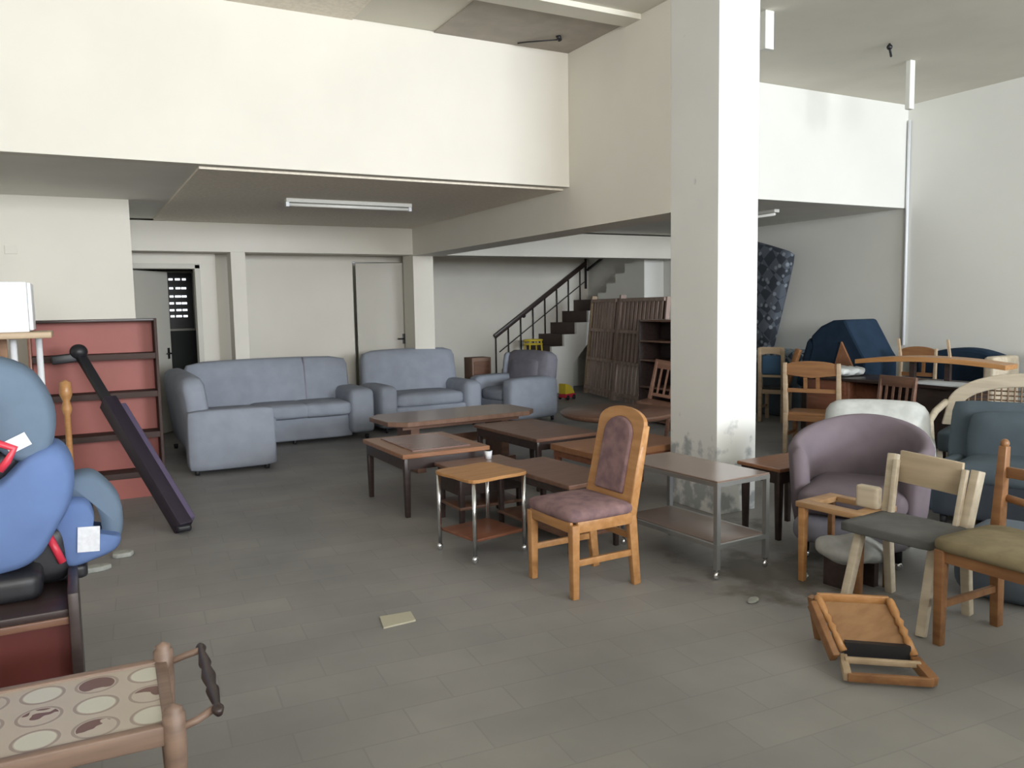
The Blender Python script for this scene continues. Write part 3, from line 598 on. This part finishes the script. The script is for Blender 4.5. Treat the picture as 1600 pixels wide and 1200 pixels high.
def chair(name, label, loc, rz, woodm=OAKD, seatm=None, w=.42, d=.42, hs=.44, hb=.92, style='slat', lean=.07, legw=.036, rot=None, finial=False, seatpad=False, postm=None):
    t = thing(name, label, 'chair', loc, rz, rot=rot)
    a, b_ = w/2-legw/2, d/2-legw/2
    for s_ in (-1, 1):
        MB().beam((s_*a, -b_, 0), (s_*a, -b_, hs-.03), legw*.8, legw*.8, w2=legw, h2=legw, bev=.003).build('leg', woodm, t)
        l = MB(); l.beam((s_*a, b_+.02, 0), (s_*a, b_, hs), legw*.85, legw, w2=legw, h2=legw*1.2, bev=.003); l.beam((s_*a, b_, hs-.01), (s_*a, b_+lean, hb), legw, legw*1.2, w2=legw*.8, h2=legw*.8, bev=.003)
        if finial: l.ell((s_*a, b_+lean, hb+.012), (.04, .04, .045))
        l.build('leg', postm or woodm, t)
        MB().span((s_*a-.01, -b_, .17), (s_*a+.01, b_, .20)).build('stretcher', woodm, t)
    f = MB(); f.span((-a, -b_-.01, hs-.085), (a, -b_+.012, hs-.03)); f.span((-a-.01, -b_, hs-.085), (-a+.01, b_, hs-.03)); f.span((a-.01, -b_, hs-.085), (a+.01, b_, hs-.03)); f.span((-a, b_-.01, hs-.085), (a, b_+.01, hs-.03)); f.build('seat_rail', woodm, t)
    if seatm:
        m = MB()
        if seatpad: m.pad((0, -.01, hs-.005), (w+.01, d-.01, .07), .03, .012)
        else: m.pad((0, -.012, hs-.018), (w, d-.03, .035), .012)
        m.build('seat', seatm, t)
    def yb(z): return b_+lean*(z-hs)/(hb-hs)
    if style == 'crest':       # curved crest rail, mid rail
        m = MB(); n = 12; z0 = hb-.14
        poly = [(-a, z0+.02), (0, z0-.01), (a, z0+.02)]+[(a*math.cos(PI*k/n), hb-.03+.05*math.sin(PI*k/n)) for k in range(0, n+1)]
        m.prism(poly, yb(hb-.08)-.012, yb(hb-.08)+.012, 'xz').build('crest_rail', woodm, t, bevel=.004)
        m = MB().span((-a, yb(hb-.28)-.010, hb-.30), (a, yb(hb-.28)+.010, hb-.26)); m.build('mid_rail', woodm, t)
        for x in (-.06, .06): MB().beam((x, yb(hb-.28), hb-.28), (x, yb(hb-.12), hb-.12), .035, .012).build('splat', woodm, t)
    elif style == 'slat':
        MB().span((-a, yb(hb-.05)-.011, hb-.10), (a, yb(hb-.05)+.011, hb), .003).build('crest_rail', woodm, t)
        for k in range(4): x = -a*.6+k*a*.4; MB().beam((x, yb(hs+.05), hs+.05), (x, yb(hb-.1), hb-.09), .022, .012).build('slat', woodm, t)
        MB().span((-a, yb(hs+.05)-.01, hs+.03), (a, yb(hs+.05)+.01, hs+.065)).build('mid_rail', woodm, t)
    elif style == 'pad':
        m = MB(); poly = [(-a, hb-.10), (-a*.3, hb-.075), (a*.3, hb-.075), (a, hb-.10), (a, hb+.01), (-a, hb+.01)]; m.prism(poly, yb(hb)-.016, yb(hb)+.01, 'xz').build('crest_rail', woodm, t, bevel=.004)
        MB().pad((0, yb(hb-.22), hb-.22), (2*a-legw, .03, .24), .012).build('back_pad', NAVYP, t, 'blue back pad')
        MB().span((-a, yb(hb-.36)-.01, hb-.38), (a, yb(hb-.36)+.01, hb-.35)).build('mid_rail', woodm, t)
    elif style == 'panel':
        MB().span((-a, yb(hb-.1)-.012, hb-.22), (a, yb(hb-.1)+.012, hb), .004).build('crest_rail', woodm, t)
    elif style == 'hoop':
        m = MB(); n = 10; o_ = backshape(w/2, hb-.2, hb+.02, .05); i_ = [(-.09, hb-.20), (.09, hb-.20)]+[(.09*math.cos(PI*k/12), hb-.17+.06*math.sin(PI*k/12)) for k in range(0, 13)]
        m.span((-w/2, yb(hb)-.012, hb-.08), (w/2, yb(hb)+.012, hb+.02), .012); m.span((-w/2, yb(hb)-.012, hb-.24), (-.10, yb(hb)+.012, hb-.07), .006); m.span((.10, yb(hb)-.012, hb-.24), (w/2, yb(hb)+.012, hb-.07), .006); m.build('crest_rail', woodm, t)
        MB().pad((0, yb(hb-.25), hb-.30), (2*a, .03, .22), .012).build('back_pad', NAVY, t)
    return t

# ladder-back chair seen from behind, beyond the cart
chair('wooden_chair', 'brown ladder-back wooden chair with tan posts behind the tub chair', (6.67, 5.80, 0), 118, OAKD, OAKD, .56, .42, .42, .93, 'crest', .06, .045, postm=PINE)
chair('wooden_chair', 'pale wooden chair with small blue back pad beside the bed base', (8.00, 7.63, 0), 118, PINE, BLACK, .34, .36, .45, .96, 'pad', .05, .05)
# cream wooden chair with worn grey seat
t = thing('cream_wooden_chair', 'cream wooden chair with broad back panel and worn grey seat', 'chair', (3.57, 2.53, 0), -84)
for s_ in (-1, 1):
    MB().beam((s_*.20+.01, -.24, 0), (s_*.185, -.10, .41), .042, .042, bev=.004).build('leg', CREAMW, t)
    l = MB(); l.beam((s_*.20, .20, 0), (s_*.20, .15, .43), .042, .042, bev=.004); l.beam((s_*.20, .15, .42), (s_*.215, .225, .715 if s_ > 0 else .74), .045, .05, bev=.004); l.build('leg', CREAMW, t)
    MB().beam((s_*.165, .12, .41), (s_*.175, .185, .72), .025, .03, bev=.003).build('brace', CREAMW, t)
MB().pad((0, -.03, .425), (.46, .38, .055), .015).build('seat', GREYS, t)
m = MB().beam((-.17, .208, .685), (.15, .208, .665),   .022, .165, bev=.004); m.build('back_panel', wood('tan_back_panel', (.50, .40, .28), (.43, .34, .23), .6), t)
MB().span((-.16, .10, .36), (.16, .13, .40)).build('seat_rail', CREAMW, t)

# seatless chair frame beside it
t = thing('chair_frame', 'seatless orange wooden chair frame left of the cream chair', 'chair', (3.69, 2.965, 0), -84)
for s_ in (-1, 1):
    MB().beam((s_*.17, -.18, 0), (s_*.17, -.18, .42), .032, .032, w2=.04, h2=.04, bev=.003).build('leg', OAK if s_ < 0 else OAKD, t)
    MB().beam((s_*.17, .08, 0), (s_*.17, .08, .42), .03, .03, bev=.003).build('leg', OAKD, t)
f = MB(); f.span((-.20, -.21, .42), (.20, -.13, .45), .003); f.span((-.20, -.13, .42), (-.12, .11, .45), .003); f.span((.12, -.13, .42), (.20, .11, .45), .003); f.span((-.12, .05, .42), (.12, .11, .45), .003); f.build('seat_frame', wood('tan_wood', (.50, .31, .16), (.40, .23, .11), .5), t)
MB().pad((.13, -.04, .51), (.13, .05, .12), .015).build('corner_block', CREAMW, t, 'cream coloured block')
t = thing('cushion', 'crumpled white cushion lying under the chair frame', 'cushion', (3.66, 2.93, 0), 6); m = MB().pad((.0, 0, .20), (.26, .30, .09), .04, .015)
for x_ in (-.08, .08): MB().span((x_-.02, -.1, 0), (x_+.02, .1, .165)).build('support', DARKWD, t)
for v in m.bm.verts: v.co += Vector((0, 0, .02*math.sin(v.co.x*22)*math.cos(v.co.y*19)))
m.build('cover', WCLOTH, t)
# edge chair with olive plush seat (right edge of the picture)
t = chair('upholstered_chair', 'dark wooden chair with thick olive plush seat at right edge', (3.55, 1.965, 0), -90, OAKD, OLIVE, .52, .46, .47, .86, 'none', .03, .046, finial=True, seatpad=True)
m = MB().tube([(-.24, .24, .62), (-.1, .25, .60), (0, .25, .56), (.1, .25, .60), (.24, .24, .62)], .018); m.build('back_rail', OAKD, t)
m = MB().beam((-.24, .235, .74), (.24, .235, .74), .025, .05, bev=.004); m.build('top_rail', OAKD, t)

# fallen chair in front
t = thing('fallen_chair', 'small brown wooden chair tipped over on the floor in front', 'chair')
TL, TR, BL, BR = Vector((2.88, 2.48, .20)), Vector((3.10, 2.28, .20)), Vector((2.735, 2.25, .06)), Vector((2.915, 2.005, .06))
FL, FR = Vector((2.62, 2.115, .02)), Vector((2.86, 1.905, .02))
sp_ = [(.012, 0), (.017, .06), (.017, .28), (.010, .34), (.019, .42), (.010, .50), (.019, .58), (.010, .66), (.016, .74), (.017, 1)]
TL, TR = Vector((2.83, 2.44, .25)), Vector((3.06, 2.25, .25))
BL, BR = Vector((2.775, 2.25, .08)), Vector((2.985, 2.07, .08)); FL, FR = Vector((2.68, 2.15, .03)), Vector((2.93, 1.945, .03))
MB().spindle(TL, BL, sp_).build('turned_post', OAK, t); MB().spindle(TR, BR, sp_).build('turned_post', OAK, t)
dn = Vector((.03, .03, -.17))
m = MB(); c1, c2, c3, c4 = TL.lerp(BL, .04), TR.lerp(BR, .04), TR.lerp(BR, .80), TL.lerp(BL, .80); off = Vector((0, 0, -.015))
nn = (c2-c1).cross(c4-c1).normalized()*.012
m._add([c+off for c in (c1, c2, c3, c4)]+[c+off+nn for c in (c1, c2, c3, c4)], [(0, 1, 2, 3), (7, 6, 5, 4), (0, 4, 5, 1), (1, 5, 6, 2), (2, 6, 7, 3), (3, 7, 4, 0)]); m.build('back_panel', wood('tan_panel', (.34, .185, .085), (.27, .14, .06), .5), t)
m = MB(); d1, d2 = BL+Vector((.02, .01, .02)), BR+Vector((-.0, .02, .02)); m.beam(d1+Vector((0, 0, -.03)), d2+Vector((0, 0, -.03)), .03, .09); m.build('seat_underside', BLACK, t)
MB().beam(TL+Vector((.01, .01, -.01)), TR+Vector((.01, .01, -.01)), .022, .035, bev=.004).build('top_rail', OAK, t)
MB().beam(TL+dn*.2+Vector((.04, .06, 0)), Vector((2.92, 2.50, .012)), .03, .03).build('leg', OAKD, t); MB().beam(TR+dn*.2+Vector((.03, .03, 0)), Vector((3.13, 2.32, .012)), .03, .03).build('leg', OAKD, t)
MB().beam(TL+Vector((-.03, .0, -.03)), BL+Vector((-.05, .0, -.02)), .03, .05, bev=.004).build('side_rail', OAKD, t)
MB().beam(BL+Vector((0, 0, -.03)), FL, .03, .04, bev=.003).build('leg', PINE, t); MB().beam(BR+Vector((0, 0, -.02)), FR, .04, .04, bev=.003).build('leg', OAKD, t)
MB().beam(BL.lerp(FL, .35), BR.lerp(FR, .35), .02, .025, bev=.003).build('stretcher', PINE, t); MB().beam(FL, FR, .022, .035, bev=.003).build('stretcher', OAKD, t)

# ------------------------------------------------------------ tub chair (barrel back) and neighbours
def tub(name, label, loc, rz, r, hb, hs, fab, inner, cast=CHROME):
    t = thing(name, label, 'armchair', loc, rz)
    n = 36; vv = []; fs = []; rows = []
    # wall cross-section swept through 240 degrees; top height falls towards the arms
    for i in range(n+1):
        a = R(-35+250*i/n); c = math.cos(a); s_ = math.sin(a); k = max(0, math.sin((a+R(35))*180/250/1)) if False else .5+.5*math.cos((a-R(90))*1.35)
        zt = .66+(hb-.66)*k; th = .065
        ring = [(r*1.0-.02, .13), (r+.01, .30), (r+.03+.02*k, zt-.05), (r+.01+.02*k, zt-.01), (r-.012, zt), (r-.04, zt-.012), (r-th, zt-.08), (r-th-.01, hs), (r-th-.01, .16)]
        rows.append([(q[0]*c, q[0]*s_, q[1]) for q in ring])
    m_ = len(rows[0]); vv = [p for rw in rows for p in rw]
    for i in range(n):
        for j in range(m_): fs.append((i*m_+j, i*m_+(j+1) % m_, (i+1)*m_+(j+1) % m_, (i+1)*m_+j))
    fs += [tuple(range(m_)), tuple(n*m_+j for j in range(m_))[::-1]]
    MB()._add(vv, fs, True).build('barrel_back', fab, t)
    b = MB(); b.pad((0, -.06, .20), (2*r-.12, 2*r-.12, .16), .07); b.build('base', inner, t)
    b = MB(); b.pad((0, -.05, hs-.05), (2*r-.18, 2*r-.14, .16), .07, .02); b.build('seat_cushion', fab, t)
    for x in (-1, 1):
        for y in (-1, 1):
            l = MB().tube([(x*(r-.12), y*(r-.14), .05), (x*(r-.12), y*(r-.14), .16)], .022, 10).build('leg', BLACK, t)
            MB().ell((x*(r-.12), y*(r-.14), .026), (.05, .035, .052)).build('caster', cast, l)
    return t
tub('tub_chair', 'mauve barrel-backed tub chair beside the small side table', (4.16, 3.29, 0), -60, .375, .82, .42, PURP, SOFAD)
armchair('plastic_wrapped_armchair', 'pale plastic-wrapped armchair behind the mauve tub chair', (5.46, 4.18, 0), -55, .84, .56, .74, WPLAST, arm=.14, hs=.36, ha=.50)
ba = thing('slate_armchair', 'slate blue armchair with tall flat back behind the olive-seated chair', 'armchair', (5.70, 3.15, 0), -72)
MB().pad((0, .24, .42), (1.10, .17, .74), .045, .01, (R(-12), 0, 0)).build('backrest', BLUEG, ba)
MB().pad((0, .12, .54), (.78, .12, .38), .05, .02, (R(-12), 0, 0)).build('back_cushion', BLUEG, ba)
MB().pad((0, -.12, .20), (.98, .62, .28), .04).build('base', mat('dark_slate', (.04, .05, .065), .9), ba); MB().pad((0, -.14, .37), (.74, .58, .14), .05, .02).build('seat_cushion', BLUEG, ba)
for s_ in (-1, 1): MB().pad((s_*.47, -.10, .24), (.12, .60, .34), .05).build('armrest', BLUEG, ba)
legs_(ba, ((-.42, -.36), (.42, -.36), (-.42, .16), (.42, .16)), .07)
t = thing('white_box', 'pale blue-white flat box lying between tub chair and slate armchair', 'box', (4.90, 3.62, 0), 20); MB().span((-.20, -.17, 0), (.20, .17, .47), .006).build('carton', PAPER, t)
t = thing('cushion', 'slate blue seat cushion lying on the floor behind cream chair', 'cushion', (4.28, 2.42, .0), 15); MB().pad((0, 0, .17), (.50, .45, .34), .10, .02).build('cover', mat('slate_cushion', (.12, .15, .19), .9), t)

# cane-backed arch (sofa back) at right
t = thing('cane_back_seat', 'cream arched cane-back settee behind the slate armchair', 'settee', (6.85, 3.85, 0), -68)
n = 28
arc = [(.62*math.cos(a), .30*math.sin(a)) for a in [PI*k/n for k in range(n+1)]]
o_ = [(-.66, .42), (.66, .42), (.62, .60)]+[(.62*math.cos(PI*k/n), .60+.30*math.sin(PI*k/n)) for k in range(1, n)]+[(-.62, .60)]
i_ = [(-.52, .42), (.52, .42), (.50, .58)]+[(.50*math.cos(PI*k/n), .58+.20*math.sin(PI*k/n)) for k in range(1, n)]+[(-.50, .58)]
m = MB(); q = len(o_); vv = [(x, y, z) for y in (.28, .33) for pl in (o_, i_) for x, z in pl]; fs = []
for i in range(q):
    j = (i+1) % q; fs += [(i, j, q+j, q+i), (2*q+i, 3*q+i, 3*q+j, 2*q+j), (i, 2*q+i, 2*q+j, j), (q+i, q+j, 3*q+j, 3*q+i)]
m._add(vv, fs).build('back_frame', CREAMW, t, bevel=.012)
m = MB()
for k in range(-9, 10):
    x = k*.05; zt = .58+.20*math.sqrt(max(0, 1-(x/.5)**2)); m.tube([(x, .30, .43), (x, .30, zt)], .007, 6)
for z in [.46+.04*k for k in range(8)]:
    hw = .5*math.sqrt(max(.02, 1-(max(0, z-.58)/.2)**2)); m.tube([(-hw, .31, z), (hw, .31, z)], .007, 6)
m.build('cane_weave', RATTAN, t)
MB().pad((0, .05, .33), (1.2, .46, .20), .05, .01).build('seat', BLUEG, t)
for s_ in (-1, 1): m = MB(); m.tube([(s_*.63, .30, .62), (s_*.66, .05, .56), (s_*.66, -.15, .50), (s_*.64, -.17, .30)], .03, 10); m.build('arm', CREAMW, t)
for x in (-.58, .58):
    for y in (-.12, .24): MB().beam((x, y, 0), (x, y, .26), .04, .04).build('leg', CREAMW, t)

# ------------------------------------------------------------ back right pile
t = thing('divan_bed', 'dark slate divan bed standing on its side against right wall', 'bed', (8.52, 8.35, 0)); MB().pad((0, 0, .35), (.42, 1.6, .70), .03).build('box', BLUEG, t)
t = thing('mattress', 'pale lattice-patterned mattress lying flat on the slate bed base', 'mattress', (8.50, 8.25, .70)); MB().pad((0, 0, .10), (.46, 1.75, .19), .05, .0).build('ticking', MATL, t)
t = thing('mattress', 'dark diamond-patterned mattress leaning upright against the right wall', 'mattress', (8.46, 8.66, .90)); m = MB().pad((0, 0, .73), (.95, 1.44, .18), .07, .01)
for v in m.bm.verts:
    p = v.co-Vector((0, 0, .73)); q = Vector((p.z, p.x, p.y)); v.co = Matrix.Rotation(R(16), 4, 'X') @ Vector((q.x+.02, q.y, q.z+.75))
m.build('ticking', MATT, t)
# upturned navy armchair in a tent shape
t = thing('upturned_armchair', 'navy upholstered armchair tipped up showing its brown underside', 'armchair', (7.92, 6.52, 0))
pl = [(.27, 1.13), (.13, 1.25), (-.04, 1.32), (-.22, 1.33), (-.34, 1.14), (-.44, .98), (-.50, .90), (-.50, .62), (-.10, .52), (.45, .55), (.30, .85), (.25, 1.0)]
MB().prism(pl, -.24, .30, 'yz').build('body', NAVY, t, bevel=.03)
MB().prism([(-.19, 1.08), (-.40, .72), (-.02, .54)], -.265, -.241, 'yz').build('underside', TOPB, t, 'triangular brown underside board')
MB().pad((.02, .33, .80), (.50, .22, .62), .07, .0, (R(18), 0, 0)).build('seat_cushion', NAVY, t)
MB().beam((-.27, .62, .45), (-.26, .42, .97), .05, .07, bev=.006).build('arm_rail', OAKD, t)
MB().span((-.22, -.46, .0), (.28, .42, .54), .02).build('frame_base', DARKWD, t)
# navy sofa against the wall
t = thing('navy_sofa', 'navy sofa with curved back pushed against the right wall', 'sofa', (8.40, 5.55, 0), -90)
m = MB(); q = 20; poly = [(-.46, .2), (.62, .2), (.62, .88)]+[(.62-1.08*k/q, .89+.12*math.sin(PI*(k/q)**.9)) for k in range(1, q)]+[(-.46, .90)]
m.prism(poly, .12, .30, 'xz').build('backrest', NAVY, t, bevel=.04); MB().pad((.03, -.08, .30), (1.15, .42, .34), .06).build('seat', NAVY, t)
MB().pad((.60, .0, .52), (.13, .46, .86), .04).build('armrest', CREAMW, t, 'beige armrest end'); MB().pad((-.42, -.02, .42), (.10, .40, .50), .04).build('armrest', NAVY, t)
legs_(t, ((-.4, -.2), (.4, -.2), (-.4, .2), (.4, .2)), .14)
# desk with things on it
t = thing('desk', 'dark brown desk with reddish front heaped with chair parts', 'desk', (7.30, 5.44, 0), -88)
MB().span((-.88, -.28, .71), (.88, .34, .74), .004).build('desk_top', DARKWD, t)
MB().span((-.84, -.22, .02), (-.30, .30, .71), .004).build('pedestal', MAHOR, t, 'reddish drawer pedestal'); MB().span((.45, -.22, .02), (.84, .30, .71), .004).build('pedestal', DARKWD, t); MB().span((-.30, .25, .25), (.45, .27, .71)).build('modesty_panel', DARKWD, t)
for z in (.12, .34, .56): MB().span((-.80, -.235, z), (-.34, -.22, z+.17), .003).build('drawer', MAHOR, t)
t = thing('plastic_sheet', 'crumpled clear plastic sheet on the left end of desk', 'sheet', (7.25, 6.02, .758), 0); m = MB().pad((0, 0, .035), (.36, .42, .07), .03, .01)
for v in m.bm.verts: v.co.z += .012*math.sin(v.co.x*40+v.co.y*31)
m.build('sheet', WPLAST, t)
t = thing('glass_sheet', 'pale blue-white sheet lying on the right end of desk', 'sheet', (7.16, 4.82, .742), 0); MB().span((-.15, -.32, .002), (.18, .22, .017), .003).build('sheet', PAPER, t)
# upturned small table with long oak edge on the desk
t = thing('wooden_board', 'long curved oak board balanced above the desk', 'board', (7.45, 5.08, .93), -80); m = MB(); q = 16
poly = [(-.72+1.44*k/q, .05-.05*(2*k/q-1)**2) for k in range(q+1)]+[(.72-1.44*k/q, -.01+.03-.045*(1-2*k/q)**2-.02) for k in range(q+1)]
m.prism(poly, -.14, .14, 'xz').build('board', OAK, t, bevel=.004)
for x in (-.18, .16): MB().beam((x, 0, -.185), (x, 0, .02), .05, .05).build('support', DARKWD, t)
for x in (.20, -.28): MB().beam((x, -.06, .05), (x-.03, -.05, .22), .022, .022).build('peg', PINE, t)
t = chair('wooden_chair', 'brown wooden chair with light posts standing behind the desk', (7.86, 5.58, .0), -80, OAKD, OAKD, .40, .26, .46, 1.02, 'crest', .02, .034, postm=PINE)
t = chair('wooden_chair', 'dark slatted wooden chair in front of the desk', (6.55, 4.98, 0), -95, MAHO, DARKWD, .42, .42, .45, .83, 'slat', .05, .034)
t = chair('wooden_chair', 'brown chair with rounded cut-out back against right wall', (8.15, 4.42, 0), -92, OAKD, NAVY, .50, .42, .5, 1.00, 'hoop', .06, .04)

# dark shelf, leaning slatted bed frames, chair beyond round table
t = thing('dark_bookcase', 'dark open shelving unit left of the column in front of slats', 'bookcase', (6.72, 8.20, 0), -92); w = .42
for x in (-w, w-.025): MB().span((x, -.18, 0), (x+.025, .18, 1.34), .003).build('side_panel', DARKWD, t)
for z in (.03, .45, .80, 1.05, 1.315): MB().span((-w+.025, -.18, z), (w-.025, .18, z+.025), .002).build('shelf', MAHO, t)
MB().span((-w+.025, .165, .03), (w-.025, .18, 1.32)).build('back_panel', DARKWD, t)
chair('wooden_chair', 'dusty brown wooden chair tilted beyond the round table by the column', (5.65, 7.15, .02), 0, MAHO, MAHO, .42, .40, .44, .88, 'slat', .08, .04, rot=(R(0), R(8), R(-60)))

def slat_panel(label, P0, P1, top, lean, n, m=PALLET, endm=None):
    P0, P1 = Vector(P0), Vector(P1); ax = P1-P0; L = ax.length
    t = thing('slatted_bed_frame', label, 'bed frame', P0, math.degrees(math.atan2(ax.y, ax.x)), group='slatted bed frames leaning by the stairs')
    def pt(u, z, o=0): return Vector((u, z*lean+o, z))       # leans towards local +Y (the wall)
    MB().beam(pt(0, 0), pt(0, top+.05), .09, .06, (1, 0, 0)).build('side_rail', endm or m, t); MB().beam(pt(L, 0), pt(L, top), .06, .04, (1, 0, 0)).build('side_rail', m, t)
    for z in (.12, top*.38, top*.68, top-.03): MB().beam(pt(.02, z, -.045), pt(L-.02, z, -.045), .03, .05, (0, 0, 1)).build('cross_rail', m, t)
    MB().beam(pt(L/2, top*.38, .06), pt(L/2, top, .06), L-.1, .015, (0, 1, 0)).build('backing_board', PALB, t)
    for k in range(n):
        u = .08+(L-.16)*(k+.5)/n; MB().beam(pt(u, .02, -.02), pt(u, top-.01, -.02), .078, .018, (0, 1, 0)).build('slat', m, t)
    return t
slat_panel('brown slatted bed frame leaning nearest the stairs with pale end rail', (7.93, 11.95, 0), (7.68, 10.85, 0), 1.64, .10, 8, endm=PINE)
slat_panel('brown slatted bed frame leaning nearer the dark shelf', (7.65, 10.72, 0), (7.34, 9.20, 0), 1.64, .10, 10)
